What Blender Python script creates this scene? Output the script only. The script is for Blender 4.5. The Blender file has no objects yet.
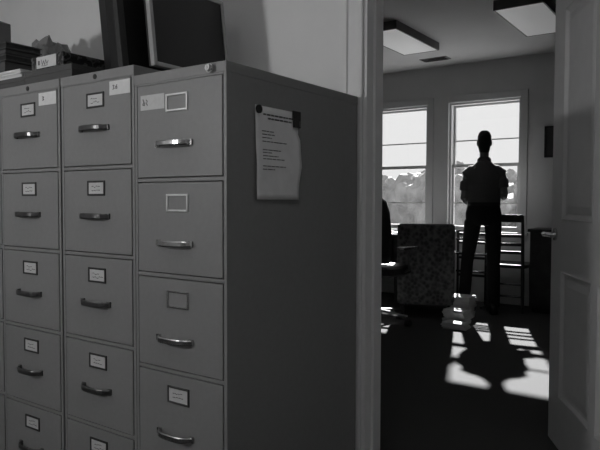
import bpy, bmesh, math, random
from mathutils import Vector, Matrix
random.seed(7)
S = bpy.context.scene
COL = S.collection
FZ = 1.165                      # camera-fit z=0 lies 1.165 m above the floor
def R(d): return math.radians(d)
LAMP = (-1.10, -1.90, 0); LAMP_Z = 1.50; LAMP_E = 275; FILL_E = 3.5
SKY = .94; SUN = 30; SUNDIR = (.555, -1.49, -1)

# ------------------------------------------------------------------ materials
def mat(name, v, rough=.6, metal=0., noise=0., nscale=30., bump=0., bscale=120., spec=.4, stretch=(1, 1, 1)):
    m = bpy.data.materials.new(name); m.use_nodes = True
    nt = m.node_tree; b = nt.nodes['Principled BSDF']
    b.inputs['Roughness'].default_value = rough; b.inputs['Metallic'].default_value = metal
    b.inputs['Specular IOR Level'].default_value = spec
    b.inputs['Base Color'].default_value = (v, v, v, 1)
    tc = nt.nodes.new('ShaderNodeTexCoord')
    mp = nt.nodes.new('ShaderNodeMapping'); mp.inputs['Scale'].default_value = stretch
    nt.links.new(tc.outputs['Object'], mp.inputs['Vector'])
    n = nt.nodes.new('ShaderNodeTexNoise'); n.inputs['Scale'].default_value = nscale; n.inputs['Detail'].default_value = 4
    nt.links.new(mp.outputs['Vector'], n.inputs['Vector'])
    r = nt.nodes.new('ShaderNodeValToRGB')
    lo, hi = max(0, v * (1 - noise)), min(1, v * (1 + noise))
    r.color_ramp.elements[0].position = .3; r.color_ramp.elements[1].position = .7
    r.color_ramp.elements[0].color = (lo, lo, lo, 1); r.color_ramp.elements[1].color = (hi, hi, hi, 1)
    nt.links.new(n.outputs['Fac'], r.inputs['Fac']); nt.links.new(r.outputs['Color'], b.inputs['Base Color'])
    if bump:
        n2 = nt.nodes.new('ShaderNodeTexNoise'); n2.inputs['Scale'].default_value = bscale
        nt.links.new(mp.outputs['Vector'], n2.inputs['Vector'])
        bp = nt.nodes.new('ShaderNodeBump'); bp.inputs['Strength'].default_value = bump; bp.inputs['Distance'].default_value = .002
        nt.links.new(n2.outputs['Fac'], bp.inputs['Height']); nt.links.new(bp.outputs['Normal'], b.inputs['Normal'])
    return m

def emis(name, v, e):
    m = mat(name, v, .5); b = m.node_tree.nodes['Principled BSDF']
    b.inputs['Emission Color'].default_value = (1, 1, 1, 1); b.inputs['Emission Strength'].default_value = e
    return m

M = {}
M['steel'] = mat('grey_enamel', .26, .42, 0, .03, 60, .10, 500, .35)
M['gap'] = mat('cabinet_inside', .05, .8)
M['drawer'] = mat('drawer_enamel', .26, .42, 0, .03, 60, .10, 500, .35)
M['chrome'] = mat('worn_chrome', .55, .25, 1., .08, 40)
M['dull'] = mat('dull_metal', .16, .34, .9, .1, 40)
M['bright'] = mat('bright_metal', .75, .35, .6, .05, 40)
M['card'] = mat('card_paper', .62, .8, 0, .05, 80)
M['paper'] = mat('white_paper', .74, .8, 0, .04, 60)
M['notice'] = mat('notice_paper', .86, .8, 0, .05, 20)
M['ink'] = mat('grey_ink', .15, .8)
M['black'] = mat('black_plastic', .014, .4, 0, .1, 60, .05, 400)
M['blackgrey'] = mat('charcoal_plastic', .035, .45, 0, .1, 60)
M['screen'] = mat('dark_screen', .018, .25, 0, .05, 20, spec=.3)
M['silver'] = mat('silver_plastic', .42, .4, .2, .04, 60)
M['boxgrey'] = mat('grey_board', .085, .7, 0, .15, 60, .1, 300, stretch=(.3, 1, 8))
M['darkboard'] = mat('dark_board', .03, .6, 0, .15, 60)
M['palebox'] = mat('pale_board', .14, .7, 0, .08, 30)
M['bag'] = mat('grey_polythene', .24, .5, 0, .12, 20, .2, 60)
M['wall'] = mat('painted_wall', .85, .75, 0, .02, 6, .06, 200)
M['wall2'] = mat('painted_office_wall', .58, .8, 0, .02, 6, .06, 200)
M['ceil'] = mat('painted_ceiling', .50, .85, 0, .02, 5, .1, 150)
M['trim'] = mat('painted_trim', .84, .45, 0, .02, 20)
M['doorpaint'] = mat('painted_door', .64, .45, 0, .03, 12)
M['carpet'] = mat('dark_carpet', .085, .95, 0, .35, 220, .6, 400, spec=.1)
M['winframe'] = mat('window_paint', .55, .45, 0, .02, 20)
M['lamphouse'] = mat('lamp_housing', .14, .5, 0, .05, 20)
M['lens'] = emis('lamp_lens', .8, .10)
M['wood'] = mat('dark_wood', .03, .4, 0, .35, 14, .1, 60, stretch=(1, 6, 1))
M['deskwood'] = mat('desk_wood', .05, .4, 0, .3, 10, .1, 60, stretch=(1, 8, 1))
M['leather'] = mat('black_leather', .018, .5, 0, .2, 60, .3, 150)
M['skin'] = mat('skin', .22, .55, 0, .06, 40)
M['shirt'] = mat('dark_shirt', .11, .85, 0, .12, 180, .2, 400)
M['trouser'] = mat('black_trousers', .012, .9, 0, .15, 180, .2, 400)
M['shoe'] = mat('black_shoes', .01, .35)
M['hair'] = mat('dark_hair', .014, .7, 0, .4, 200, .5, 300)
M['foliage'] = mat('hedge_leaves', .27, .8, 0, .25, 3, .5, 12)
M['bark'] = mat('bark', .10, .9, 0, .4, 12)
M['ground'] = mat('pale_gravel', .42, .95, 0, .3, 5)
M['panel'] = emis('fill_diffuser', .8, FILL_E)
M['globe'] = emis('lamp_globe', .9, 1.)
M['blocker_mat'] = mat('blocker_felt', .2, .9)

def pattern():
    m = bpy.data.materials.new('patterned_upholstery'); m.use_nodes = True
    nt = m.node_tree; b = nt.nodes['Principled BSDF']; b.inputs['Roughness'].default_value = .9
    tc = nt.nodes.new('ShaderNodeTexCoord')
    w = nt.nodes.new('ShaderNodeTexNoise'); w.inputs['Scale'].default_value = 6; w.inputs['Detail'].default_value = 4; w.inputs['Distortion'].default_value = 3.
    v = nt.nodes.new('ShaderNodeTexVoronoi'); v.inputs['Scale'].default_value = 26
    nt.links.new(tc.outputs['Object'], w.inputs['Vector']); nt.links.new(tc.outputs['Object'], v.inputs['Vector'])
    mx = nt.nodes.new('ShaderNodeMath'); mx.operation = 'MULTIPLY'
    nt.links.new(w.outputs['Fac'], mx.inputs[0]); nt.links.new(v.outputs['Distance'], mx.inputs[1])
    r = nt.nodes.new('ShaderNodeValToRGB'); r.color_ramp.elements[0].position = .1; r.color_ramp.elements[1].position = .42
    r.color_ramp.elements[0].color = (.05, .05, .05, 1); r.color_ramp.elements[1].color = (.17, .17, .17, 1)
    nt.links.new(mx.outputs[0], r.inputs['Fac']); nt.links.new(r.outputs['Color'], b.inputs['Base Color'])
    return m
M['pattern'] = pattern()
def marble():
    m = bpy.data.materials.new('marbled_paper'); m.use_nodes = True
    nt = m.node_tree; b = nt.nodes['Principled BSDF']; b.inputs['Roughness'].default_value = .5
    tc = nt.nodes.new('ShaderNodeTexCoord')
    w = nt.nodes.new('ShaderNodeTexWave'); w.inputs['Scale'].default_value = 9; w.inputs['Distortion'].default_value = 16; w.inputs['Detail'].default_value = 3; w.inputs['Detail Scale'].default_value = 2.5
    nt.links.new(tc.outputs['Object'], w.inputs['Vector'])
    r = nt.nodes.new('ShaderNodeValToRGB'); r.color_ramp.elements[0].position = .55; r.color_ramp.elements[1].position = .95
    r.color_ramp.elements[0].color = (.016, .016, .016, 1); r.color_ramp.elements[1].color = (.13, .13, .13, 1)
    nt.links.new(w.outputs['Fac'], r.inputs['Fac']); nt.links.new(r.outputs['Color'], b.inputs['Base Color'])
    return m
M['marble'] = marble()
def glass():
    m = bpy.data.materials.new('window_glass'); m.use_nodes = True
    nt = m.node_tree; nt.nodes.clear()
    o = nt.nodes.new('ShaderNodeOutputMaterial'); t = nt.nodes.new('ShaderNodeBsdfTransparent'); g = nt.nodes.new('ShaderNodeBsdfGlossy')
    t.inputs['Color'].default_value = (.97, .97, .97, 1); g.inputs['Roughness'].default_value = .02
    mx = nt.nodes.new('ShaderNodeMixShader'); mx.inputs['Fac'].default_value = .05
    nt.links.new(t.outputs[0], mx.inputs[1]); nt.links.new(g.outputs[0], mx.inputs[2]); nt.links.new(mx.outputs[0], o.inputs['Surface'])
    return m
M['glass'] = glass()
def thin_paper():
    m = bpy.data.materials.new('thin_paper'); m.use_nodes = True
    nt = m.node_tree; nt.nodes.clear()
    o = nt.nodes.new('ShaderNodeOutputMaterial'); d = nt.nodes.new('ShaderNodeBsdfDiffuse'); t = nt.nodes.new('ShaderNodeBsdfTranslucent')
    for n in (d, t): n.inputs['Color'].default_value = (.75, .75, .75, 1)
    mx = nt.nodes.new('ShaderNodeMixShader'); mx.inputs['Fac'].default_value = .3
    nt.links.new(d.outputs[0], mx.inputs[1]); nt.links.new(t.outputs[0], mx.inputs[2]); nt.links.new(mx.outputs[0], o.inputs['Surface'])
    return m
M['thin'] = thin_paper()

# ------------------------------------------------------------------ helpers
def obj(name, bm, m, parent=None, bevel=0., smooth=False, seg=2):
    me = bpy.data.meshes.new(name)
    bmesh.ops.recalc_face_normals(bm, faces=bm.faces[:])
    bm.to_mesh(me); bm.free()
    for q in (m if isinstance(m, (list, tuple)) else [m]): me.materials.append(q)
    if smooth:
        for p in me.polygons: p.use_smooth = True
    o = bpy.data.objects.new(name, me); COL.objects.link(o)
    if parent is not None: o.parent = parent
    if bevel:
        b = o.modifiers.new('bevel', 'BEVEL'); b.width = bevel; b.segments = seg; b.limit_method = 'ANGLE'; b.angle_limit = R(40)
    return o
def tag(o, label, cat, group=None, kind=None):
    o['label'] = label; o['category'] = cat
    if group: o['group'] = group
    if kind: o['kind'] = kind
    return o
def thing(name, label, cat, loc=(0, 0, 0), rz=0, group=None):
    o = bpy.data.objects.new(name, None); COL.objects.link(o); o.empty_display_size = .1
    o.location = loc; o.rotation_euler = (0, 0, rz)
    return tag(o, label, cat, group)
def struct(name, bm, m, parent=None, **k):
    o = obj(name, bm, m, parent, **k)
    if parent is None: o['kind'] = 'structure'
    return o
def bx(bm, x0, x1, y0, y1, z0, z1, mi=0):
    v = [bm.verts.new(p) for p in ((x0,y0,z0),(x1,y0,z0),(x1,y1,z0),(x0,y1,z0),(x0,y0,z1),(x1,y0,z1),(x1,y1,z1),(x0,y1,z1))]
    for f in ((0,3,2,1),(4,5,6,7),(0,1,5,4),(1,2,6,5),(2,3,7,6),(3,0,4,7)):
        bm.faces.new([v[i] for i in f]).material_index = mi
    return v
def box(*a): bm = bmesh.new(); bx(bm, *a); return bm
def ring_tube(bm, rings, mi=0, closed=True):
    """rings: list of lists of points, capped"""
    vs = [[bm.verts.new(p) for p in r] for r in rings]
    n = len(vs[0])
    for a, b in zip(vs[:-1], vs[1:]):
        for i in range(n):
            bm.faces.new((a[i], a[(i+1) % n], b[(i+1) % n], b[i])).material_index = mi
    if closed:
        bm.faces.new(vs[0][::-1]).material_index = mi; bm.faces.new(vs[-1]).material_index = mi
def frame_of(d, up=Vector((0, 0, 1))):
    d = d.normalized()
    if abs(d.dot(up)) > .98: up = Vector((0, 1, 0))
    a = d.cross(up).normalized(); return a, a.cross(d).normalized()
def tube(bm, pts, rad, n=10, mi=0, sq=None):
    """pts centre line; rad one radius, list of radii or list of (ra, rb)"""
    P = [Vector(p) for p in pts]; rings = []
    for i, p in enumerate(P):
        d = (P[min(i+1, len(P)-1)] - P[max(i-1, 0)])
        a, b = frame_of(d)
        r = rad[i] if isinstance(rad, list) else rad
        ra, rb = r if isinstance(r, tuple) else (r, r)
        if sq: rings.append([p + a*sx*ra + b*sy*rb for sx, sy in ((-1,-1),(1,-1),(1,1),(-1,1))])
        else: rings.append([p + a*math.cos(t)*ra + b*math.sin(t)*rb for t in [2*math.pi*k/n for k in range(n)]])
    ring_tube(bm, rings, mi)
def cyl(bm, c, r, h, n=20, axis='z', mi=0):
    d = {'z': Vector((0,0,1)), 'y': Vector((0,1,0)), 'x': Vector((1,0,0))}[axis]
    c = Vector(c); tube(bm, [c, c + d*h], r, n, mi)
def ell(bm, c, r, u=16, v=10, mi=0):
    c = Vector(c); rings = []
    for j in range(v+1):
        t = math.pi*(j/v); s = max(math.sin(t), .03)
        rings.append([c + Vector((r[0]*s*math.cos(2*math.pi*k/u), r[1]*s*math.sin(2*math.pi*k/u), r[2]*math.cos(t))) for k in range(u)])
    ring_tube(bm, rings, mi)
def loft(bm, secs, n=20, mi=0, p=2.0):
    """secs: (x,y,z,rx,ry) horizontal superellipses"""
    rings = []
    for x, y, z, rx, ry in secs:
        r = []
        for k in range(n):
            t = 2*math.pi*k/n; c, s = math.cos(t), math.sin(t)
            r.append((x + rx*math.copysign(abs(c)**(2/p), c), y + ry*math.copysign(abs(s)**(2/p), s), z))
        rings.append(r)
    ring_tube(bm, rings, mi)
def fuse(name, bm, m, parent, voxel=.006, smooth=4, f=.5):
    """several overlapping closed shapes -> ONE continuous surface"""
    me = bpy.data.meshes.new(name + '_src'); bmesh.ops.recalc_face_normals(bm, faces=bm.faces[:]); bm.to_mesh(me); bm.free()
    t = bpy.data.objects.new(name + '_src', me); COL.objects.link(t)
    r = t.modifiers.new('r', 'REMESH'); r.mode = 'VOXEL'; r.voxel_size = voxel
    s = t.modifiers.new('s', 'SMOOTH'); s.iterations = smooth; s.factor = f
    dg = bpy.context.evaluated_depsgraph_get(); dg.update()
    out = bpy.data.meshes.new_from_object(t.evaluated_get(dg))
    bpy.data.objects.remove(t); bpy.data.meshes.remove(me)
    out.name = name; out.materials.clear(); out.materials.append(m)
    for p in out.polygons: p.use_smooth = True
    o = bpy.data.objects.new(name, out); COL.objects.link(o)
    if parent is not None: o.parent = parent
    return o
def children(o): return [c for c in bpy.data.objects if c.parent == o]
def copy_tree(o, parent=None):
    c = o.copy(); COL.objects.link(c); c.parent = parent
    for ch in children(o): copy_tree(ch, c)
    return c



# ------------------------------------------------------------------ camera
f, yaw, pit, rol = 619.2428, -.61062, -.039751, -.0024
cx, cy, cz = 1.147745, -1.287933, -.060375
r0 = Vector((math.cos(yaw), -math.sin(yaw), 0)); f0 = Vector((math.sin(yaw), math.cos(yaw), 0)); u0 = Vector((0, 0, 1))
fw = f0*math.cos(pit) + u0*math.sin(pit); u1 = u0*math.cos(pit) - f0*math.sin(pit)
rt = r0*math.cos(rol) - u1*math.sin(rol); up = r0*math.sin(rol) + u1*math.cos(rol)
cam = bpy.data.cameras.new('camera'); co = bpy.data.objects.new('camera', cam); COL.objects.link(co)
mw = Matrix((rt, up, -fw)).transposed().to_4x4(); mw.translation = Vector((cx, cy, cz + FZ)); co.matrix_world = mw
cam.sensor_width = 36; cam.lens = f*36/600; cam.clip_start = .05; cam.clip_end = 300
S.camera = co

# ------------------------------------------------------------------ room shell
X0, X1, YS, YW, YF, ZC = -4.2, 2.6, -3.3, .745, 5.4, 1.45 + FZ
YB = .872
struct('floor', box(X0-.15, X1+.15, YS-.15, YF+.15, -.12, 0), M['carpet'])
struct('ceiling', box(X0-.15, X1+.15, YS-.15, YF+.15, ZC, ZC+.15), M['ceil'])
struct('wall_west', box(X0-.15, X0, YS-.15, YF+.15, 0, ZC), M['wall2'])
struct('wall_east', box(X1, X1+.15, YS-.15, YF+.15, 0, ZC), M['wall2'])
struct('wall_south', box(X0, X1, YS-.15, YS, 0, ZC), M['wall2'])
DX0, DX1, DH = .026, .93, 2.06
bm = bmesh.new()
bx(bm, X0, DX0-.006, YW, YB, 0, ZC); bx(bm, DX1+.006, X1, YW, YB, 0, ZC); bx(bm, DX0-.006, DX1+.006, YW, YB, DH+.02, ZC)
struct('wall_partition', bm, M['wall'])
# far wall with two openings
W1 = (-2.54, -1.75); W2 = (-1.495, -.705); WZ0, WZ1 = -.40 + FZ, 1.03 + FZ
bm = bmesh.new(); ye = YF + .15
bx(bm, X0, X1, YF, ye, 0, WZ0); bx(bm, X0, X1, YF, ye, WZ1, ZC)
bx(bm, X0, W1[0], YF, ye, WZ0, WZ1); bx(bm, W1[1], W2[0], YF, ye, WZ0, WZ1); bx(bm, W2[1], X1, YF, ye, WZ0, WZ1)
struct('wall_north', bm, M['wall2'])
def window(name, x0, x1):
    bm = bmesh.new(); t = .022
    for a, b, c, d in ((x0, x0+t, WZ0, WZ1), (x1-t, x1, WZ0, WZ1), (x0+t, x1-t, WZ1-t, WZ1), (x0+t, x1-t, WZ0, WZ0+t)):
        bx(bm, a, b, YF+.02, YF+.14, c, d)
    w = struct(name, bm, M['winframe'])
    zm = .33 + FZ
    for nm, za, zb, yy, mun in (('upper_sash', zm-.018, WZ1-t, YF+.095, .612+FZ), ('lower_sash', WZ0+t, zm+.018, YF+.055, -.085+FZ)):
        bm = bmesh.new(); xa, xb = x0+t, x1-t; s = .022
        bx(bm, xa, xa+s, yy, yy+.035, za, zb); bx(bm, xb-s, xb, yy, yy+.035, za, zb)
        bx(bm, xa+s, xb-s, yy, yy+.035, za, za+.036); bx(bm, xa+s, xb-s, yy, yy+.035, zb-.036 if nm == 'lower_sash' else zb-.02, zb)
        bx(bm, xa+s, xb-s, yy+.006, yy+.029, mun-.007, mun+.007)
        so = obj(nm, bm, M['winframe'], w)
        obj('pane', box(xa+s-.004, xb-s+.004, yy+.016, yy+.019, za+.02, zb-.015), M['glass'], so)
    # casing and sill
    bm = bmesh.new(); c = .075
    for a, b, e, g in ((x0-c, x0, WZ0, WZ1+c), (x1, x1+c, WZ0, WZ1+c), (x0, x1, WZ1, WZ1+c)):
        bx(bm, a, b, YF-.016, YF, e, g)
    obj('window_frame', bm, M['wall2'], w, bevel=.003)
    bm = bmesh.new(); bx(bm, x0-c-.02, x1+c+.02, YF-.05, YF+.05, WZ0-.025, WZ0+.004); bx(bm, x0-c, x1+c, YF-.014, YF, WZ0-.09, WZ0-.025)
    obj('window_sill', bm, M['winframe'], w, bevel=.003)
window('window_1', *W1); window('window_2', *W2)
struct('baseboard_north', box(X0, X1, YF-.014, YF, 0, .10), M['wall2'], bevel=.003)
struct('baseboard_partition', box(X0, DX0-.10, YW-.014, YW, 0, .10), M['trim'], bevel=.003)
# door casing: swept profile (outer back band, flat, inner bead)
def casing(name, xi, sgn, z1):
    prof = [(0, 0), (0, .014), (.004, .016), (.010, .016), (.013, .012), (.016, .012), (.058, .015), (.062, .023), (.078, .024), (.080, .0)]
    bm = bmesh.new()
    ring_tube(bm, [[(xi + sgn*a, YW - b, z) for a, b in prof] for z in (0, z1)])
    struct(name, bm, M['trim'])
casing('trim_1', DX0-.014, -1, DH+.09); casing('trim_2', DX1+.014, 1, DH+.09)
struct('trim_3', box(DX0-.014, DX1+.014, YW-.02, YW, DH+.012, DH+.09), M['trim'], bevel=.003)
bm = bmesh.new()
bx(bm, DX0-.02, DX0, YW-.001, YB+.001, 0, DH+.02); bx(bm, DX0, DX0+.012, YW+.045, YW+.08, 0, DH)
bx(bm, DX1, DX1+.02, YW-.001, YB+.001, 0, DH+.02); bx(bm, DX0, DX1, YW-.001, YB+.001, DH, DH+.02)
struct('trim_4', bm, M['trim'], bevel=.002)

# ------------------------------------------------------------------ door leaf (open about 65 degrees into the far room)
hx, hy = .905, .885; p0 = Vector((.465, 1.707))
dv = Vector((hx, hy)) - p0; L = dv.length; ang = math.atan2(dv.y, dv.x)
dr = bpy.data.objects.new('door_1', None); COL.objects.link(dr); dr['kind'] = 'structure'
dr.location = (p0.x, p0.y, .0); dr.rotation_euler = (0, 0, ang)
# local x along leaf from free edge to hinge; local -y = face toward camera
T = .040; zt = 2.04; zb = .012
pan = [(.155, .535, .235, .800), (.655, L-.13, .235, .800) if L > .95 else (.60, L-.12, .235, .800)]
cols = [(.150, .535), (.60, L-.085)]
rows = [(.236, .800), (1.020, 1.93)]
bm = bmesh.new()
xs = [0, cols[0][0], cols[0][1], cols[1][0], cols[1][1], L]
bx(bm, xs[0], xs[1], 0, T, zb, zt); bx(bm, xs[2], xs[3], 0, T, zb, zt); bx(bm, xs[4], xs[5], 0, T, zb, zt)
zz = [zb] + [q for r in rows for q in r] + [zt]
for c in cols:
    for i in range(0, len(zz), 2): bx(bm, c[0], c[1], 0, T, zz[i], zz[i+1])
obj('door_stiles', bm, M['doorpaint'], dr)
for c in cols:
    for r in rows:
        bm = bmesh.new(); q = .028
        for y, s in ((.002, 1), (T-.002, -1)):
            # sloped moulding into a recessed, raised-field panel
            o_ = [(c[0], r[0]), (c[1], r[0]), (c[1], r[1]), (c[0], r[1])]
            def inset(d): return [(c[0]+d, r[0]+d), (c[1]-d, r[0]+d), (c[1]-d, r[1]-d), (c[0]+d, r[1]-d)]
            lv = [(0, 0.), (.006, -.003), (.016, .010), (.028, .012), (.060, .005)]
            prev = None
            for d, dep in lv:
                vs = [bm.verts.new((x, y + s*dep, z)) for x, z in inset(d)]
                if prev:
                    for i in range(4): bm.faces.new((prev[i], prev[(i+1) % 4], vs[(i+1) % 4], vs[i]))
                prev = vs
            bm.faces.new(prev)
        obj('door_panel', bm, M['doorpaint'], dr)
for s, yy in ((-1, 0), (1, T)):
    bm = bmesh.new(); c = Vector((.065, yy, .955))
    tube(bm, [c, c + Vector((0, s*.008, 0))], .028, 20)
    tube(bm, [c + Vector((0, s*.006, 0)), c + Vector((0, s*.05, 0))], .010, 12)
    tube(bm, [c + Vector((-.008, s*.05, 0)), c + Vector((.05, s*.052, .002)), c + Vector((.125, s*.046, -.002))], [.011, .010, .008], 12)
    obj('door_handle', bm, M['chrome'], dr, smooth=False, bevel=.001)
for z in (.25, 1.02, 1.8):
    bm = bmesh.new(); cyl(bm, (L+.002, .0, z-.045), .007, .09, 12); obj('hinge', bm, M['dull'], dr)

# ------------------------------------------------------------------ filing cabinets
D = .7242; P_ = .2874
def handle_bm(cx_, z, y):
    bm = bmesh.new(); pts = []; rad = []
    w = .136
    for i in range(17):
        t = -1 + 2*i/16
        e = abs(t)
        dep = .023*(1 - e**5) + .004*(1 - e*e)
        pts.append((cx_ + t*w/2, y - dep - .001, z)); rad.append((.0042 if e < .9 else .0055, .0078 + (.0012 if e < .8 else 0)))
    P = [Vector(p) for p in pts]; rings = []
    for i, p in enumerate(P):
        d = (P[min(i+1, 16)] - P[max(i-1, 0)]).normalized(); a = d.cross(Vector((0, 0, 1))).normalized()
        ra, rb = rad[i]
        prof = [(-1, -.6), (-.4, -1), (.6, -1), (1, -.6), (1, .6), (.6, 1), (-.4, 1), (-1, .6)]
        rings.append([p + a*q*ra + Vector((0, 0, 1))*s*rb for q, s in prof])
    ring_tube(bm, rings)
    for sx in (-1, 1):
        bx(bm, cx_ + sx*w/2 - .008, cx_ + sx*w/2 + .008, y - .006, y + .002, z - .009, z + .009)
    return bm
def stroke(bm, pts, r, y, mi=0):
    """thin flat ink stroke on a front face"""
    for (x0, z0), (x1, z1) in zip(pts[:-1], pts[1:]):
        d = Vector((x1-x0, 0, z1-z0)); L_ = d.length
        if L_ < 1e-6: continue
        d /= L_; n = Vector((-d.z, 0, d.x))*r; a = Vector((x0, y, z0)) - d*r*.5; b = Vector((x1, y, z1)) + d*r*.5
        q = Vector((0, .0004, 0))
        ring_tube(bm, [[a-n, a+n, a+n+q, a-n+q], [b-n, b+n, b+n+q, b-n+q]], mi)
def holder(dn, x0, x1, z0, z1, y, m, card, seed):
    bm = bmesh.new(); t = .006; d = .004
    for a, b, c, e in ((x0, x0+t, z0, z1), (x1-t, x1, z0, z1), (x0+t, x1-t, z1-t, z1), (x0+t, x1-t, z0, z0+t)):
        bx(bm, a, b, y-d, y+.001, c, e)
    obj('label_holder', bm, m, dn, bevel=.0012)
    if card:
        rn = random.Random(seed); bm = bmesh.new(); bx(bm, x0+t*.6, x1-t*.6, y-.0016, y+.0004, z0+t*.6, z1-t*.6, 0)
        for k, zc in enumerate((z0+.60*(z1-z0), z0+.36*(z1-z0))):
            x = x0 + .25*(x1-x0)
            while x < x0 + (.62 + .12*k)*(x1-x0):
                l = rn.uniform(.006, .012); zz_ = zc + rn.uniform(-.002, .002)
                stroke(bm, [(x, zz_), (x + l*.5, zz_ + rn.uniform(-.003, .003)), (x + l, zz_)], .0010, y-.002, 1); x += l + .003
        obj('label_card', bm, [M['card'], M['ink']], dn)
def cabinet(xl, w, ztop, zoff, y0, label, style):
    t = thing('filing_cabinet', label, 'filing cabinet', (xl + w/2, y0, 0), 0, 'tall grey filing cabinets')
    h = w/2; zt_ = ztop + FZ; ks = [zoff - k*P_ + FZ for k in range(5)]   # centre of the rail under each drawer
    g = .0035; st = .0125
    bm = bmesh.new()
    bx(bm, -h+.002, h-.002, .018, D, .0, zt_-.002)             # carcass
    obj_in = None
    bx(bm, -h+.001, -h+st, 0, .02, 0, zt_-.002); bx(bm, h-st, h-.001, 0, .02, 0, zt_-.002)
    bx(bm, -h+st, h-st, .0, .02, ks[0]+(.2875 if style == 'new' else .2795), zt_-.002)
    for i, z in enumerate(ks):
        if z-.0055 > .02: bx(bm, -h+st, h-st, .001, .02, max(z-.0055, .012), z+.0055)
    bx(bm, -h+st, h-st, .004, .02, 0, max(ks[4]-.006, .02))
    obj('body', bm, M['steel'], t, bevel=.0012)
    obj('top_panel', box(-h+.0003, h-.0003, -.001, D+.001, zt_-.034, zt_), M['steel'], t, bevel=.003) if False else None
    bm = bmesh.new(); bx(bm, -h+.0004, h-.0004, -.0015, D+.001, zt_-.031, zt_)
    obj('top_panel', bm, M['steel'], t, bevel=.0025)
    tops = [ks[0] + (.2865 if style == 'new' else .2785)] + [z - .0085 for z in ks[:-1]]
    for i in range(5):
        za, zb_ = max(ks[i] + .0085, .03), tops[i]
        dn = obj('drawer', box(-h+st+g, h-st-g, -.0015, .017, za, zb_), M['drawer'], t, bevel=.0015)
        ctr = -.0; zc = zb_
        if style == 'new':
            hz = zb_ - .180; hz_l = zb_ - .034
            m = M['bright'] if i < 2 else (M['chrome'] if i == 2 else M['dull'])
            obj('handle', handle_bm(-.0145, hz, -.0015), M['chrome'], dn, smooth=False)
            holder(dn, -.047, .043, hz_l-.052, hz_l, -.0015, m, i == 3, i)
            if i == 0:
                bm = bmesh.new(); bx(bm, -.159, -.055, -.0024, -.0012, zb_-.074, zb_-.029, 0)
                cxx, czz = -.142, zb_-.051
                stroke(bm, [(cxx-.006, czz+.010), (cxx-.002, czz+.002), (cxx-.007, czz-.006), (cxx, czz-.008), (cxx+.003, czz)], .0018, -.0028, 1)
                stroke(bm, [(cxx+.008, czz+.008), (cxx+.013, czz+.004), (cxx+.010, czz-.004), (cxx+.014, czz-.009)], .0014, -.0028, 1)
                o = obj('sticker', bm, [M['card'], M['ink']], dn); o['label'] = 'white paper sticker with dark scribble'
        else:
            hz = zb_ - .150; hz_l = zb_ - .034
            obj('handle', handle_bm(-.006, hz, -.0015), M['dull'], dn)
            holder(dn, -.044, .046, hz_l-.049, hz_l, -.0015, M['blackgrey'], True, 11+i)
            if i == 0:
                bm = bmesh.new(); xa, xb = (.073, .178) if style == 'a' else (.068, .172); xb = min(xb, h-st-g-.001)
                bx(bm, xa, xb, -.0024, -.0012, zb_-.050, zb_-.006, 0)
                cxx, czz = xa+.028, zb_-.026
                if style == 'a':
                    stroke(bm, [(cxx-.011, czz+.006), (cxx-.004, czz+.006), (cxx-.008, czz+.001), (cxx-.003, czz-.004), (cxx-.011, czz-.006)], .0014, -.0028, 1)
                    stroke(bm, [(cxx+.010, czz+.007), (cxx+.003, czz+.001), (cxx+.004, czz-.005), (cxx+.010, czz-.004), (cxx+.009, czz+.001), (cxx+.003, czz)], .0014, -.0028, 1)
                else:
                    stroke(bm, [(cxx-.004, czz+.006), (cxx+.004, czz+.004), (cxx-.002, czz), (cxx+.004, czz-.005), (cxx-.004, czz-.006)], .0018, -.0028, 1)
                o = obj('sticker', bm, [M['paper'], M['ink']], dn); o['label'] = 'white paper sticker with faint dark mark'
    bm = bmesh.new()
    if style == 'new':
        c = (.135, -.001, zt_-.017); tube(bm, [(c[0], 0, c[2]), (c[0], -.012, c[2])], .0125, 20); tube(bm, [(c[0], -.011, c[2]), (c[0], -.020, c[2])], [.0105, .0085], 20)
        bx(bm, c[0]-.0012, c[0]+.0012, -.0206, -.019, c[2]-.006, c[2]+.006)
        obj('lock', bm, M['chrome'], t)
    else:
        c = (-.0, 0, zt_-.0165); tube(bm, [(c[0], 0, c[2]), (c[0], -.004, c[2])], .0085, 16); bx(bm, c[0]-.001, c[0]+.001, -.0046, -.003, c[2]-.004, c[2]+.004)
        obj('lock', bm, M['blackgrey'], t)
    return t
w3, w2 = .381, .3793; xL2 = -w3 - w2; xL1 = xL2 - .0077 - w2; xL0 = xL1 - .008 - w2
cabinet(-w3, w3, .3236, 0, 0, 'grey filing cabinet at the right end of the row, paper notice stuck on its side', 'new')
cabinet(xL2, w2, .3582, .0451, 0, 'middle grey filing cabinet, carrying the two dark monitors', 'a')
cabinet(xL1, w2, .3582, .0451, 0, 'grey filing cabinet left of the middle one, carrying grey boxes', 'b')
cabinet(xL0, w2, .3582, .0451, .012, 'grey filing cabinet at the far left end, almost outside the frame', 'c')
ZT = .3582 + FZ

# ------------------------------------------------------------------ notice and magnets on the cabinet side
t = thing('paper_notice', 'creased typed paper notice held on the dark side of the filing cabinet', 'notice', (.0, .0, 0))
y0_, y1_, z1_, z0_ = .121, .335, .218+FZ, -.058+FZ
bm = bmesh.new(); nu, nv = 12, 16; grid = []
for j in range(nv+1):
    row = []
    for i in range(nu+1):
        u, v = i/nu, j/nv
        yy = y0_ + (y1_-y0_)*u + .012*u*math.sin(v*4.2)*(v > .25) + .004*v
        xx = .0016 + .007*max(0, v-.25)*u + .010*max(0, 1-abs(v-.62)/.2)*(.4+.6*u)*.6 + .004*v
        zz_ = z1_ + (z0_-z1_)*v - .008*u*(1-v)*0
        row.append((xx, yy, zz_))
    grid.append(row)
V = [[bm.verts.new(p) for p in r] for r in grid]
for j in range(nv):
    for i in range(nu): bm.faces.new((V[j][i], V[j][i+1], V[j+1][i+1], V[j+1][i]))
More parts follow.
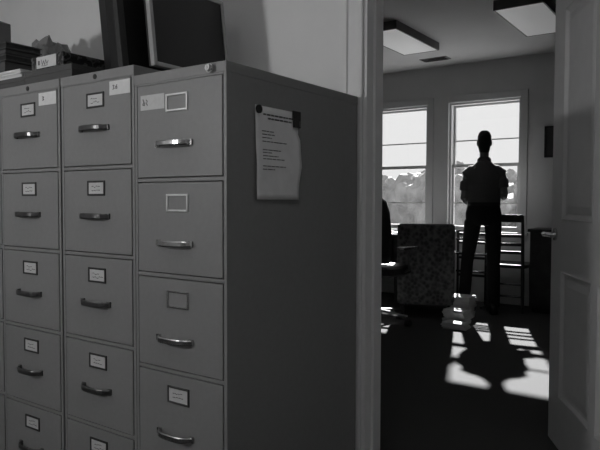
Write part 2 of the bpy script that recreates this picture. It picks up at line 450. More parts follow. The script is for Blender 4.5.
sheet_bm = bm
def on_sheet(u, v):
    a, b = min(u*nu, nu-.001), min(v*nv, nv-.001); i, j = int(a), int(b); fu, fv = a-i, b-j
    g = lambda jj, ii: Vector(grid[jj][ii])
    return (g(j, i)*(1-fu) + g(j, i+1)*fu)*(1-fv) + (g(j+1, i)*(1-fu) + g(j+1, i+1)*fu)*fv
bm = sheet_bm; rn = random.Random(3)
lines = [(.085, .17, .88, .011), (.125, .27, .86, .011), (.265, .13, .40, .006), (.300, .13, .40, .006), (.335, .13, .33, .006), (.375, .13, .66, .006),
         (.465, .13, .52, .006), (.495, .13, .32, .006), (.530, .13, .46, .006), (.562, .13, .60, .006), (.640, .12, .62, .006), (.675, .12, .38, .006)]
for v, a, b, hh in lines:
    u = a
    while u < b - .02:
        l = min(rn.uniform(.05, .11), b-u)
        k = max(1, int(l/.04)); q = Vector((.0010, 0, 0))
        p1, p2 = on_sheet(u, v) + q, on_sheet(u+l, v) + q; dz = Vector((0, 0, hh*.22))
        bm.faces.new([bm.verts.new(p) for p in (p1-dz, p2-dz, p2+dz, p1+dz)]).material_index = 1; u += l + .014
po = obj('sheet', bm, [M['notice'], M['ink']], t, smooth=True)
so = po.modifiers.new('s', 'SOLIDIFY'); so.thickness = .0004; so.offset = 0
bm = bmesh.new(); cyl(bm, (.003, .133, .206+FZ), .0125, .007, 20, 'x')
tag(obj('magnet', bm, M['black'], None, bevel=.001), 'round black magnet holding the top left corner of the notice', 'magnet', 'magnets holding the notice')
t = thing('magnetic_clip', 'black rectangular magnetic clip on the top right corner of the notice', 'magnet', (.0045, .322, .195+FZ), 0, 'magnets holding the notice')
obj('clip_plate', box(0, .005, -.021, .021, -.002, .026), M['black'], t, bevel=.0015)
obj('clip_jaw', box(0.0, .008, -.017, .017, -.026, -.003), M['blackgrey'], t, bevel=.0015)
obj('clip_edge', box(.008, .0095, .006, .012, -.022, -.006), M['dull'], t)

# ------------------------------------------------------------------ things on top of the cabinets
def monitor(x, ya, yb, z0, h, tilt, label, mb, ms, mscr, bez, deep, stand):
    yc = (ya+yb)/2; hw = (yb-ya)/2
    t = thing('monitor', label, 'monitor', (x - .05, yc, ZT), 0, 'monitors on the cabinets')
    rot = Matrix.Translation((.05, 0, z0 - ZT)) @ Matrix.Rotation(-tilt, 4, 'Y')
    def ad(bm): bmesh.ops.transform(bm, matrix=rot, verts=bm.verts[:]); return bm
    bm = bmesh.new(); b = bez
    bx(bm, -.02, 0, -hw, -hw+b, 0, h); bx(bm, -.02, 0, hw-b, hw, 0, h); bx(bm, -.02, 0, -hw+b, hw-b, 0, b); bx(bm, -.02, 0, -hw+b, hw-b, h-b, h)
    obj('bezel', ad(bm), ms, t, bevel=.002)
    obj('screen', ad(box(-.012, -.004, -hw+b, hw-b, b, h-b)), mscr, t)
    bm = bmesh.new()
    def sec(xx, k, dz): return [(xx, -hw*k, h*.5*(1-k)+dz), (xx, hw*k, h*.5*(1-k)+dz), (xx, hw*k, h*.5*(1+k)+dz), (xx, -hw*k, h*.5*(1+k)+dz)]
    ring_tube(bm, [sec(-.019, 1, 0), sec(-.019-.4*deep, .985, 0), sec(-.019-deep, .84, -.0)])
    obj('back_housing', ad(bm), mb, t, bevel=.003)
    if stand:
        bm = bmesh.new(); zz_ = z0 - ZT + .10
        tube(bm, [(.035, 0, .006), (.03, 0, zz_*.4), (.012, 0, z0 - ZT + .03)], [(.03, .012)]*3, 4, sq=True)
        obj('stand_neck', bm, mb, t, bevel=.003)
        bm = bmesh.new(); loft(bm, [(.05, 0, 0, .07, .11), (.05, 0, .008, .068, .108), (.05, 0, .013, .05, .08)], 28); obj('stand_base', bm, mb, t)
    else:
        bm = bmesh.new(); loft(bm, [(-.02, 0, 0, .065, .13), (-.02, 0, .006, .065, .13), (-.025, 0, .012, .05, .11)], 28); obj('stand_base', bm, mb, t)
    return t
monitor(-.55, .235, .640, .420+FZ, .335, R(6.5), 'silver framed flat monitor with dark screen, nearest the right end cabinet', M['blackgrey'], M['silver'], M['screen'], .016, .035, True)
monitor(-.625, .16, .52, .366+FZ, .40, R(7.5), 'black monitor with black frame, just left of the silver framed monitor', M['black'], M['blackgrey'], M['screen'], .03, .115, False)

# flat grey box, marbled box, left stack
t = thing('document_box', 'flat grey document box lying on cabinet, under the marbled box', 'box', (-.95, .073, ZT), 0, 'boxes on the cabinets')
obj('tray', box(-.148, .148, 0, .30, 0, .05), M['boxgrey'], t, bevel=.002)
obj('lid', box(-.150, .150, -.002, .302, .048, .070), M['boxgrey'], t, bevel=.002)
zb2 = ZT + .0705
t = thing('marbled_box', 'black marbled archive box with a white label on its front', 'box', (-.96, .078, zb2), 0, 'boxes on the cabinets')
obj('carton', box(-.10, .10, 0, .27, 0, .046), M['marble'], t, bevel=.002)
obj('lid', box(-.102, .102, -.002, .272, .036, .050), M['marble'], t, bevel=.002)
bm = bmesh.new(); bx(bm, -.062, .062, -.0035, -.0021, .004, .046, 0)
bx(bm, -.052, -.040, -.0042, -.0034, .016, .032, 1)
stroke(bm, [(-.03, .034), (-.024, .014), (-.016, .03), (-.01, .014), (-.002, .032), (.006, .016), (.014, .028)], .0014, -.004, 1)
stroke(bm, [(-.03, .012), (-.01, .010), (.01, .012)], .001, -.004, 1)
o = obj('label_card', bm, [M['card'], M['ink']], t); o['label'] = 'white label with black mark and scribbled writing'
t = thing('flat_carton', 'flat grey carton at left, under the stack of white papers', 'box', (-1.29, .08, ZT), 0, 'boxes on the cabinets')
obj('tray', box(-.195, .180, 0, .24, 0, .045), M['boxgrey'], t, bevel=.002)
obj('lid', box(-.197, .182, -.002, .242, .043, .060), M['boxgrey'], t, bevel=.002)
zb3 = ZT + .0605
rn = random.Random(5); bm = bmesh.new(); z = 0
for k in range(7):
    dx, dy = rn.uniform(-.004, .004), rn.uniform(-.004, .004); h = .0048
    bx(bm, -.19+dx, .140+dx, .0+dy, .235+dy, z, z+h-.0008); z += h
o = obj('paper_stack', bm, M['paper']); o.location = (-1.29, .086, zb3+.0002)
tag(o, 'stack of white papers between the flat grey carton and the dark binders', 'papers')
zb4 = zb3 + 7*.0048
zz_ = zb4
for k, (h, ins, mm, lab) in enumerate(((.046, .008, 'darkboard', 'thick black binder at the bottom of the dark stack on the white papers'), (.026, .0, 'boxgrey', 'dark grey binder second in the stack at left'),
                                   (.022, .003, 'darkboard', 'black binder third in the stack at left'), (.026, -.003, 'boxgrey', 'topmost dark grey binder of the stack, under the gabled carton'))):
    t = thing('ring_binder', lab, 'binder', (-1.36, .085, zz_ + .0004), 0, 'dark binders in the left stack')
    bm = bmesh.new(); xr = .11 - ins; e = .004
    bx(bm, -.13, xr, 0, .155-ins, 0, e); bx(bm, -.13, xr, 0, .155-ins, h-e-.0008, h-.0008); bx(bm, -.134, -.13, 0, .155-ins, 0, h-.0008)
    obj('cover', bm, M[mm], t, bevel=.0012)
    obj('pages', box(-.129, xr-.006, .004, .150-ins, e, h-e-.0008), M['boxgrey' if mm == 'darkboard' else 'darkboard'], t)
    zz_ += h
bm = bmesh.new(); w_, d_, h_ = .09, .06, .088
pts = [(-w_, 0, 0), (w_, 0, 0), (w_, 0, h_), (.0, 0, h_+.03), (-w_, 0, h_)]
ring_tube(bm, [[(x, y, z) for x, _, z in pts] for y in (0, d_)])
o = obj('gabled_carton', bm, M['palebox'], bevel=.002); o.location = (-1.405, .09, zz_ + .0008); o.rotation_euler = (0, 0, R(-4))
tag(o, 'small grey carton with gabled top on the dark binders, at the left edge', 'carton')
def crumple(name, c, r, seed, label, cat):
    rn = random.Random(seed); bm = bmesh.new(); bmesh.ops.create_icosphere(bm, subdivisions=4, radius=1)
    ph = [(Vector((rn.uniform(-1, 1), rn.uniform(-1, 1), rn.uniform(-1, 1))).normalized(), rn.uniform(4, 13), rn.uniform(0, 6)) for _ in range(14)]
    for v in bm.verts:
        n = v.co.normalized(); k = 1 + sum(abs(math.sin(n.dot(d)*f_ + p)) * .7/f_ for d, f_, p in ph) - .42
        x, y, z = n*k; v.co = Vector((x*r[0], y*r[1], max(z*r[2], -r[2]*.55)))
    zm = min(v.co.z for v in bm.verts)
    for v in bm.verts: v.co.z -= zm
    o = obj(name, bm, M['bag']); o.location = c
    return tag(o, label, cat)
crumple('crumpled_bag', (-1.62, .52, ZT), (.125, .09, .19), 2, 'crumpled grey plastic bag behind the stack of white papers', 'bag')
crumple('grey_bundle', (-.99, .545, ZT), (.095, .09, .07), 9, 'small crumpled grey bundle behind the marbled box, beside the black monitor', 'bag')

# ------------------------------------------------------------------ floor lamp in the near room (gives the side light)
t = thing('floor_lamp', 'floor lamp with a white globe in the near room, facing the filing cabinets', 'lamp', LAMP)
bm = bmesh.new(); loft(bm, [(0, 0, 0, .14, .14), (0, 0, .02, .135, .135), (0, 0, .028, .03, .03)], 28); obj('base', bm, M['dull'], t)
bm = bmesh.new(); cyl(bm, (0, 0, .026), .012, LAMP_Z - .075 - .030 - .026, 16); obj('pole', bm, M['dull'], t)
bm = bmesh.new()
for r_in in (0,):
    prof = [(a*.69, b*.69) for a, b in ((.02, -.150), (.06, -.135), (.10, -.103), (.125, -.045), (.122, -.045), (.097, -.098), (.058, -.130), (.018, -.144))]
    n = 28; vs = [[bm.verts.new((a*math.cos(2*math.pi*k/n), a*math.sin(2*math.pi*k/n), LAMP_Z + b)) for k in range(n)] for a, b in prof]
    for j in range(len(vs)):
        A, B = vs[j], vs[(j+1) % len(vs)]
        for k in range(n): bm.faces.new((A[k], A[(k+1) % n], B[(k+1) % n], B[k]))
obj('dimming_bowl', bm, M['dull'], t, smooth=True)  # opaque cup added to dim the light on the lower drawers
bm = bmesh.new(); ell(bm, (0, 0, LAMP_Z), (.075, .075, .075), 24, 14); obj('globe', bm, M['globe'], t, smooth=True)

t = thing('fill_panel', 'added square fill light on the ceiling in the near room, in front of the doorway', 'ceiling light', (.95, -1.25, ZC))  # added out of view to lift the near room's ambient light
obj('housing', box(-.33, .33, -.33, .33, -.035, 0), M['trim'], t)
obj('diffuser', box(-.30, .30, -.30, .30, -.040, -.035), M['panel'], t)
# ------------------------------------------------------------------ far room: ceiling lights and vent
for xc, ya, yb, lab in ((-1.385, 3.465, 4.385, 'rectangular ceiling light on the left, seen in front of the left window'), (-.195, 3.44, 4.36, 'rectangular ceiling light on the right, above the half open door')):
    t = thing('ceiling_light', lab, 'ceiling light', (xc, (ya+yb)/2, ZC), 0, 'ceiling lights in the far room')
    hw, hl = .185, (yb-ya)/2
    bm = bmesh.new(); bx(bm, -hw, -hw+.012, -hl, hl, -.072, 0); bx(bm, hw-.012, hw, -hl, hl, -.072, 0); bx(bm, -hw, hw, -hl, -hl+.012, -.072, 0); bx(bm, -hw, hw, hl-.012, hl, -.072, 0)
    obj('housing', bm, M['lamphouse'], t)
    bm = bmesh.new(); bx(bm, -hw+.012, hw-.012, -hl+.012, hl-.012, -.070, -.058); obj('diffuser', bm, M['lens'], t)
t = thing('ceiling_vent', 'small dark slotted vent on the ceiling behind the left ceiling light', 'vent', (-1.50, 5.0, ZC), 0)
bm = bmesh.new(); bx(bm, -.15, .15, -.07, .07, -.006, 0); obj('vent_plate', bm, M['lamphouse'], t)
bm = bmesh.new()
for k in range(5): bx(bm, -.13, .13, -.055+k*.025, -.043+k*.025, -.012, -.005)
obj('louvres', bm, M['blackgrey'], t)

# ------------------------------------------------------------------ far room furniture
def armchair():
    t = thing('armchair', 'dark patterned upholstered armchair, its tall back to the doorway, left of the person', 'armchair', (-1.20, 4.12, 0), R(22)); t.scale = (.93, 1, 1)
    # back faces -y (towards camera), seat towards +y
    bm = bmesh.new()
    loft(bm, [(0, .09, .13, .275, .09), (0, .09, .16, .285, .10), (0, .075, .45, .285, .10), (0, .055, .84, .285, .09), (0, .05, .875, .28, .08), (0, .05, .885, .26, .06)], 40, p=7)
    obj('backrest', bm, M['pattern'], t)
    bm = bmesh.new(); loft(bm, [(0, .44, .13, .275, .30), (0, .44, .33, .28, .30)], 36, p=8); obj('seat_base', bm, M['pattern'], t)
    bm = bmesh.new(); loft(bm, [(0, .46, .33, .19, .27), (0, .46, .36, .20, .28), (0, .46, .43, .20, .28), (0, .46, .455, .185, .265)], 36, p=6); obj('seat_cushion', bm, M['pattern'], t)
    for s in (-1, 1):
        bm = bmesh.new(); loft(bm, [(s*.24, .44, .30, .045, .30), (s*.24, .44, .56, .045, .30), (s*.24, .44, .61, .055, .31), (s*.24, .44, .635, .04, .29)], 28, p=6); obj('armrest', bm, M['pattern'], t)
    for sx in (-1, 1):
        for y in (.05, .70):
            bm = bmesh.new(); tube(bm, [(sx*.235, y, 0), (sx*.235, y, .14)], [.016, .024], 10); obj('leg', bm, M['wood'], t)
armchair()

def office_chair():
    t = thing('office_chair', 'black high back office chair beside the patterned armchair, mostly hidden by the left door frame', 'office chair', (-1.455, 3.66, 0), R(-4))
    bm = bmesh.new()
    rings = []
    for z, hw, y in ((.56, .19, -.20), (.62, .225, -.225), (.80, .235, -.235), (1.0, .23, -.262), (1.10, .205, -.285), (1.135, .15, -.29)):
        rings.append([(x*hw, y + d + .03*x*x, z) for x, d in ((-1, 0), (-.5, -.02), (0, -.028), (.5, -.02), (1, 0), (1, .05), (.5, .045), (0, .04), (-.5, .045), (-1, .05))])
    ring_tube(bm, rings); obj('backrest', bm, M['leather'], t, bevel=.01)
    bm = bmesh.new(); loft(bm, [(0, .02, .44, .22, .22), (0, .02, .46, .245, .24), (0, .02, .51, .245, .24), (0, .02, .53, .215, .21)], 32, p=4); obj('seat', bm, M['leather'], t)
    for s in (-1, 1):
        bm = bmesh.new(); tube(bm, [(s*.22, .05, .47), (s*.285, .05, .50), (s*.285, .03, .68)], .014, 10)
        a = obj('armrest', bm, M['dull'], t)
        bm = bmesh.new(); bx(bm, s*.285-.03, s*.285+.03, -.11, .15, .68, .705); obj('arm_pad', bm, M['chrome'], a, bevel=.008)
    bm = bmesh.new(); tube(bm, [(0, -.18, .47), (0, -.25, .52), (0, -.245, .66)], [(.03, .01)]*3, 8); obj('back_bar', bm, M['dull'], t)
    bm = bmesh.new(); cyl(bm, (0, 0, .09), .028, .36, 16); obj('column', bm, M['dull'], t)
    bm = bmesh.new(); cs = []
    for k in range(5):
        a = 2*math.pi*k/5 + .12; c = Vector((math.cos(a)*.29, math.sin(a)*.29, .075)); cs.append(c)
        tube(bm, [(0, 0, .115), c + Vector((0, 0, .015))], [.026, .016], 8)
    obj('star_base', bm, M['chrome'], t)
    for c in cs:
        bm = bmesh.new(); tube(bm, [c + Vector((-.022, 0, -.046)), c + Vector((.022, 0, -.046))], .029, 14); obj('caster', bm, M['black'], t)
office_chair()

t = thing('desk', 'dark wooden desk under the left window with white papers on it', 'desk', (-2.46, 5.06, 0))
obj('desktop', box(-.83, .83, -.30, .30, .715, .745), M['deskwood'], t, bevel=.004)
obj('modesty_panel', box(-.78, .78, .26, .28, .25, .714), M['deskwood'], t)
for s in (-1, 1):
    p = obj('pedestal', box(s*.80-.20 if s > 0 else -.80, s*.80 if s > 0 else -.60, -.27, .255, .0, .714), M['deskwood'], t, bevel=.003)
    for k in range(3):
        xa = (.602 if s > 0 else -.798)
        d = obj('desk_drawer', box(xa+.006, xa+.19, -.285, -.27, .06+k*.215, .265+k*.215), M['deskwood'], p, bevel=.003)
def papers(x, y, z, w, d, n, h, label, rz, seed, grp, name='paper_stack'):
    rn = random.Random(seed); bm = bmesh.new(); zz = 0
    for k in range(n):
        a = rn.uniform(-.012, .012); b = rn.uniform(-.012, .012)
        bx(bm, -w/2+a, w/2+a, -d/2+b, d/2+b, zz, zz+h*.86); zz += h
    o = obj(name, bm, M['paper']); o.location = (x, y, z); o.rotation_euler = (0, 0, rz)
    tag(o, label, 'papers', grp); return o
papers(-2.04, 4.89, .7455, .20, .22, 5, .005, 'low stack of white papers on the desk, nearest the left door frame', .1, 1, 'white paper stacks in the far room')
papers(-1.775, 4.92, .7455, .22, .24, 4, .004, 'white papers at the right end of the desk, above the patterned armchair', -.15, 2, 'white paper stacks in the far room')
papers(-.935, 4.35, .0003, .20, .22, 10, .021, 'tall stack of white papers on the carpet between armchair and standing person', .05, 3, 'white paper stacks in the far room')
papers(-.87, 4.08, .0003, .20, .17, 8, .016, 'middle height stack of white papers on the carpet in front of the tall one', -.08, 4, 'white paper stacks in the far room')
papers(-.80, 3.86, .0003, .20, .16, 4, .014, 'lowest stack of white papers on the carpet, nearest the doorway', .06, 6, 'white paper stacks in the far room')

# polished rail rack under the right window
t = thing('magazine_rack', 'low dark rack with polished horizontal rails under the right window, left of the person', 'rack', (-1.10, 5.08, 0))
for s in (-1, 1):
    bm = bmesh.new(); bx(bm, s*.15-.010, s*.15+.010, -.012, .012, 0, .80); bx(bm, s*.15-.010, s*.15+.010, -.14, .14, 0, .022); obj('upright', bm, M['black'], t, bevel=.002)
for z in (.36, .545, .70, .79):
    bm = bmesh.new(); tube(bm, [(-.165, -.012, z), (.165, -.012, z)], .012, 14); obj('rail', bm, M['chrome'], t, smooth=True)
for z in (.32, .505, .665, .755):
    bm = bmesh.new(); bx(bm, -.15, .15, -.005, .012, z-.014, z+.012); obj('slat', bm, M['black'], t)

# ladder back chair at the window
t = thing('ladder_back_chair', 'dark ladder back wooden chair at the right window, right of the person', 'chair', (-.705, 5.09, 0), R(3))
for s in (-1, 1):
    bm = bmesh.new(); tube(bm, [(s*.17, -.19, 0), (s*.165, -.185, .45), (s*.165, -.215, .96)], [.016, .018, .014], 10); obj('leg', bm, M['wood'], t)
    bm = bmesh.new(); tube(bm, [(s*.17, .19, 0), (s*.165, .185, .44)], [.015, .018], 10); obj('leg', bm, M['wood'], t)
bm = bmesh.new(); loft(bm, [(0, 0, .44, .20, .20), (0, 0, .455, .21, .21), (0, 0, .475, .205, .205)], 32, p=6); obj('seat', bm, M['wood'], t)
for z, h in ((.895, .075), (.745, .03), (.66, .03), (.58, .03)):
    yb_ = -.185 - .03*(z-.45)/.5
    bm = bmesh.new(); ring_tube(bm, [[(x, yb_-.009-.02*(1-(x/.165)**2), z), (x, yb_+.009-.02*(1-(x/.165)**2), z), (x, yb_+.009-.02*(1-(x/.165)**2), z+h), (x, yb_-.009-.02*(1-(x/.165)**2), z+h)] for x in [-.165+.33*k/8 for k in range(9)]])
    obj('back_slat', bm, M['wood'], t)
for z in (.16, .28):
    bm = bmesh.new(); tube(bm, [(-.167, -.187, z), (.167, -.187, z)], .010, 10); obj('stretcher', bm, M['chrome'], t)

# low cabinet right of window
t = thing('low_cabinet', 'low black wooden cabinet against the window wall, partly behind the open door', 'cabinet', (-.07, 5.19, 0))
obj('carcass', box(-.42, .42, -.18, .18, .05, .80), M['wood'], t, bevel=.003)
obj('worktop', box(-.44, .44, -.20, .19, .80, .83), M['wood'], t, bevel=.004)
obj('plinth', box(-.40, .40, -.15, .17, 0, .05), M['black'], t)
for s in (-1, 1):
    d = obj('cabinet_door', box(-.41 if s < 0 else .004, -.004 if s < 0 else .41, -.196, -.18, .07, .79), M['wood'], t, bevel=.004)
    bm = bmesh.new(); ell(bm, (s*.04, -.208, .5), (.012, .012, .012), 12, 8); obj('knob', bm, M['dull'], d, smooth=True)

t = thing('wall_frame', 'small dark framed panel hung on the far wall right of the windows', 'picture frame', (-.36, YF-.002, .545+FZ))
bm = bmesh.new()
for a, b, c, d in ((-.10, -.08, -.16, .16), (.08, .10, -.16, .16), (-.08, .08, .14, .16), (-.08, .08, -.16, -.14)): bx(bm, a, b, -.025, 0, c, d)
obj('frame', bm, M['black'], t, bevel=.002)
obj('picture', box(-.08, .08, -.012, -.002, -.14, .14), M['blackgrey'], t)

# ------------------------------------------------------------------ person at the window
PX, PY = -.868, 4.74
pr = thing('person', 'person in dark shirt and black trousers standing at the right window, holding an added pale sheet', 'person', (PX, PY, 0), R(16))
def arm(bm, sh, el, wr, g=0.):
    sh, el, wr = map(Vector, (sh, el, wr))
    tube(bm, [sh, sh.lerp(el, .35), sh.lerp(el, .75), el], [.044+g, .043+g, .040+g, .039+g], 14)
    tube(bm, [el + (sh-el)*.06, el.lerp(wr, .3), el.lerp(wr, .7), wr], [.040, .042, .033, .026], 14)
def hand(bm, wr, d, n, thumb):
    """wr wrist, d pointing direction, n palm normal, thumb side vector"""
    wr = Vector(wr); d = Vector(d).normalized(); th = Vector(thumb); th = (th - d*th.dot(d)).normalized(); n = d.cross(th)*(1 if d.cross(th).dot(Vector(n)) > 0 else -1)
    pts = [wr - d*.03, wr + d*.02, wr + d*.06, wr + d*.092]
    rings = []
    for p, a, b in zip(pts, (.024, .032, .041, .040), (.022, .017, .015, .011)):
        rings.append([p + th*a*math.cos(t) + n*b*math.sin(t) for t in [2*math.pi*k/14 for k in range(14)]])
    ring_tube(bm, rings)
    for k, (o_, l) in enumerate(((.030, .070), (.010, .078), (-.010, .072), (-.029, .056))):
        b0 = wr + d*.082 + th*o_; b1 = b0 + d*l*.45 + n*.008; b2 = b1 + d*l*.28 + n*.022; b3 = b2 + d*l*.12 + n*.024
        tube(bm, [b0, b1, b2, b3], [.0095, .009, .0085, .007], 8)
    b0 = wr + d*.02 + th*.026; b1 = b0 + d*.035 + th*.026 + n*.008; b2 = b1 + d*.030 + th*.004 + n*.012
    tube(bm, [b0, b1, b2], [.012, .011, .009], 8)
LA = ((-.150, 0, 1.40), (-.185, -.015, 1.125), (-.09, .20, 1.06)); RA = ((.150, 0, 1.40), (.192, -.02, 1.165), (.165, .215, 1.13))
bm = bmesh.new()
loft(bm, [(0, 0, .88, .12, .09), (0, 0, .92, .152, .105), (0, 0, .97, .158, .11), (0, 0, 1.06, .14, .10), (0, 0, 1.14, .138, .098), (0, 0, 1.26, .155, .105), (0, 0, 1.36, .160, .105), (0, 0, 1.42, .135, .085), (0, 0, 1.465, .085, .068), (0, 0, 1.50, .052, .052)], 28)
tube(bm, [(0, -.005, 1.45), (0, .0, 1.53), (0, .012, 1.62)], [.056, .045, .045], 16)
loft(bm, [(0, .045, 1.555, .03, .03), (0, .035, 1.575, .044, .055), (0, .022, 1.62, .055, .078), (0, .012, 1.68, .061, .092), (0, .008, 1.73, .060, .090), (0, .005, 1.765, .052, .07), (0, .004, 1.782, .028, .04)], 24)
tube(bm, [(0, .094, 1.70), (0, .112, 1.66), (0, .104, 1.645)], [.008, .014, .010], 8)          # nose
tube(bm, [(-.024, .090, 1.612), (0, .098, 1.612), (.024, .090, 1.612)], [.004, .008, .004], 8)  # lips
for s in (-1, 1): ell(bm, (s*.062, .0, 1.67), (.012, .022, .032), 12, 8)                       # ears
HIP = ((-.098, 0, .90), (-.150, .015, .50), (-.175, -.005, .09)), ((.090, 0, .90), (.105, .015, .50), (.110, -.01, .09))
for h_, k_, a_ in HIP:
    tube(bm, [h_, Vector(h_).lerp(Vector(k_), .5), k_, Vector(k_).lerp(Vector(a_), .35), a_], [.075, .064, .048, .050, .034], 16)
    a = Vector(a_); tube(bm, [a + Vector((0, -.05, -.045)), a + Vector((0, .03, -.045)), a + Vector((0, .13, -.062))], [(.032, .03), (.04, .032), (.034, .018)], 12)
arm(bm, *LA); arm(bm, *RA)
hand(bm, LA[2], (.75, .65, -.12), (0, -1, 0), (0, .0, 1)); hand(bm, RA[2], (.12, .95, .18), (-1, 0, 0), (0, 0, 1))
fuse('body', bm, M['skin'], pr, .0058, 3)
g = .014
bm = bmesh.new()
loft(bm, [(0, 0, 1.055, .156, .116), (0, 0, 1.10, .160, .118), (0, 0, 1.16, .158, .116), (0, 0, 1.26, .170, .12), (0, 0, 1.36, .178, .12), (0, -.002, 1.41, .155, .105), (0, -.004, 1.452, .108, .088), (0, -.004, 1.492, .066, .070)], 28)
for A_ in (LA, RA):
    a, b = Vector(A_[0]), Vector(A_[1]); tube(bm, [Vector((a.x*.35, 0, 1.405)), Vector((a.x*.8, 0, 1.398)), a.lerp(b, .12), a.lerp(b, .4), a.lerp(b, .72)], [.05, .058, .063, .062, .058], 16)
fuse('shirt', bm, M['shirt'], pr, .0075, 5)
bm = bmesh.new()
ring_tube(bm, [[(r_*math.cos(t)*1.0, r_*math.sin(t)*.97 + y, z + .012*math.sin(t)*-1) for t in [2*math.pi*k/24 for k in range(24)]] for r_, y, z in ((.070, -.002, 1.475), (.066, 0, 1.505), (.062, .002, 1.522), (.056, .002, 1.518))])
obj('collar', bm, M['shirt'], pr, smooth=True)
bm = bmesh.new()
loft(bm, [(0, 0, .868, .13, .10), (0, 0, .915, .168, .12), (0, 0, .98, .172, .122), (0, 0, 1.06, .155, .114), (0, 0, 1.075, .153, .112)], 28)
for h_, k_, a_ in HIP:
    h_, k_, a_ = map(Vector, (h_, k_, a_)); tube(bm, [h_, h_.lerp(k_, .5), k_, k_.lerp(a_, .5), a_ + Vector((0, 0, -.03))], [.084, .074, .060, .060, .056], 18)
fuse('trousers', bm, M['trouser'], pr, .0085, 5)
bm = bmesh.new(); ring_tube(bm, [[(.160*math.cos(t), .120*math.sin(t), z) for t in [2*math.pi*k/32 for k in range(32)]] for z in (1.055, 1.09)]); obj('belt', bm, M['shoe'], pr)
for h_, k_, a_ in HIP:
    x, y, _ = a_; bm = bmesh.new()
    loft(bm, [(x, y+.04, .0, .046, .145), (x, y+.04, .018, .047, .146), (x, y+.035, .045, .044, .135), (x, y-.01, .075, .042, .085), (x, y-.03, .10, .038, .05)], 24, p=2.4)
    obj('shoe', bm, M['shoe'], pr, smooth=True)
bm = bmesh.new()
loft(bm, [(0, -.030, 1.575, .044, .040), (0, -.025, 1.62, .056, .062), (0, -.014, 1.68, .065, .084), (0, .0, 1.735, .065, .094), (0, .002, 1.77, .052, .077), (0, .002, 1.79, .030, .045)], 24)
o = fuse('hair', bm, M['hair'], pr, .006, 3)
for s in (-1, 1):
    bm = bmesh.new(); ell(bm, (s*.028, .087, 1.685), (.011, .011, .011), 12, 8); obj('eye', bm, M['bright'], pr, smooth=True)
fp = thing('elbow_patch', 'added pale sheet for the bright elbow patch, held in the right hand of the person', 'paper', (PX, PY, 0), R(16))  # pale sheet added to give the bright patch at the elbow
bm = bmesh.new()
G = [[bm.verts.new((.135 + .14*i/6, .300 - .012*math.sin(math.pi*i/6) - .004*j, 1.135 + .155*j/4 + .006*math.sin(i))) for i in range(7)] for j in range(5)]
for j in range(4):
    for i in range(6): bm.faces.new((G[j][i], G[j][i+1], G[j+1][i+1], G[j+1][i]))
obj('sheet', bm, M['thin'], fp)

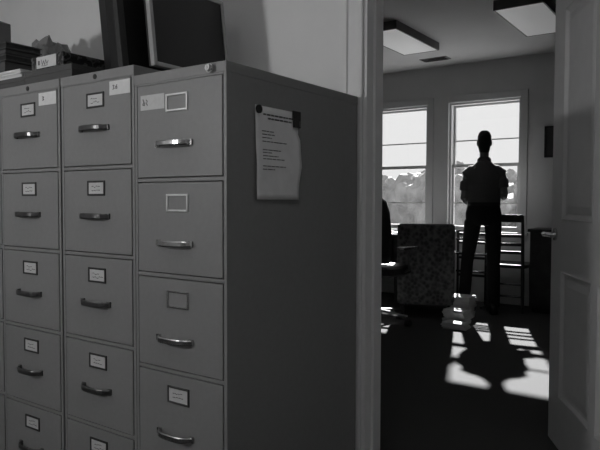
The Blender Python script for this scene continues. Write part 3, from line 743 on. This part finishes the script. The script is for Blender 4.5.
# ------------------------------------------------------------------ outdoors
t = thing('blocker', 'added flat canopy over the outside of the left window', 'blocker', (-2.15, YF+.15, 0))  # unseen slab added to cut the sun through the left window
obj('sunshade', box(-.62, .46, 0, .85, 1.17+FZ, 1.21+FZ), M['blocker_mat'], t, bevel=.004)
for x in (-.5, .36):
    bm = bmesh.new(); tube(bm, [(x, .01, 1.50+FZ), (x, .75, 1.215+FZ)], .012, 8); obj('stay', bm, M['dull'], t)
struct('ground', box(-60, 40, YF+.16, 90, -.6, -.5), M['ground'])
def blob(bm, c, r, seed, sub=3, amp=.28):
    rn = random.Random(seed); b2 = bmesh.new(); bmesh.ops.create_icosphere(b2, subdivisions=sub, radius=1)
    ph = [(Vector((rn.uniform(-1, 1), rn.uniform(-1, 1), rn.uniform(-1, 1))).normalized(), rn.uniform(3, 16), rn.uniform(0, 6)) for _ in range(12)]
    mp = {}
    for v in b2.verts:
        n = v.co.normalized(); k = 1 + amp*sum(math.sin(n.dot(d)*f_ + p)*1.6/f_ for d, f_, p in ph) + rn.uniform(-.06, .06)
        mp[v] = bm.verts.new(Vector(c) + Vector((n.x*r[0], n.y*r[1], n.z*r[2]))*1 + Vector((n.x*r[0], n.y*r[1], n.z*r[2]))*(k-1))
    for f_ in b2.faces: bm.faces.new([mp[v] for v in f_.verts])
    b2.free()
rn = random.Random(21); bm = bmesh.new()
for k in range(26):
    x = -13 + k*.62; blob(bm, (x, 18 + rn.uniform(-.6, .6), .60 + rn.uniform(-.05, .1)), (.85, .8, 1.25 + rn.uniform(0, .15)), 100+k, 4, .16)
o = obj('hedge', bm, M['foliage']); tag(o, 'long pale leafy hedge outside, seen through both windows', 'hedge', None, 'stuff')
def tree(x, y, h, r, seed, label):
    t = thing('tree', label, 'tree', (x, y, -.5), 0, 'trees beyond the hedge')
    bm = bmesh.new(); tube(bm, [(0, 0, 0), (.05, 0, h*.4), (0, .05, h*.75)], [.16, .12, .06], 10); obj('trunk', bm, M['bark'], t)
    bm = bmesh.new(); rn = random.Random(seed)
    for k in range(6): blob(bm, (rn.uniform(-.5, .5)*r, rn.uniform(-.5, .5)*r, h*.72 + rn.uniform(-.2, .25)*h), (r*.6, r*.6, h*.24), seed*10+k)
    obj('foliage', bm, M['foliage'], t)
tree(-9.6, 24.5, 3.1, 1.2, 4, 'leafy tree rising above the hedge at the right side of the left window')
tree(-3.5, 24.5, 2.7, 1.3, 6, 'leafy tree beyond the hedge at the right side of the right window')

# ------------------------------------------------------------------ light
wd = bpy.data.worlds.new('sky'); S.world = wd; wd.use_nodes = True
bg = wd.node_tree.nodes['Background']; bg.inputs['Color'].default_value = (1, 1, 1, 1); bg.inputs['Strength'].default_value = SKY
sun = bpy.data.lights.new('sun', 'SUN'); sun.energy = SUN; sun.angle = R(1.0)
so = bpy.data.objects.new('sun', sun); COL.objects.link(so)
so.rotation_euler = Vector(SUNDIR).to_track_quat('-Z', 'Y').to_euler(); so.location = (-6, 20, 12)
M['globe'].node_tree.nodes['Principled BSDF'].inputs['Emission Strength'].default_value = LAMP_E

S.view_settings.view_transform = 'Standard'; S.view_settings.look = 'None'
S.view_settings.exposure = 0; S.view_settings.gamma = 1; S.view_settings.use_curve_mapping = False
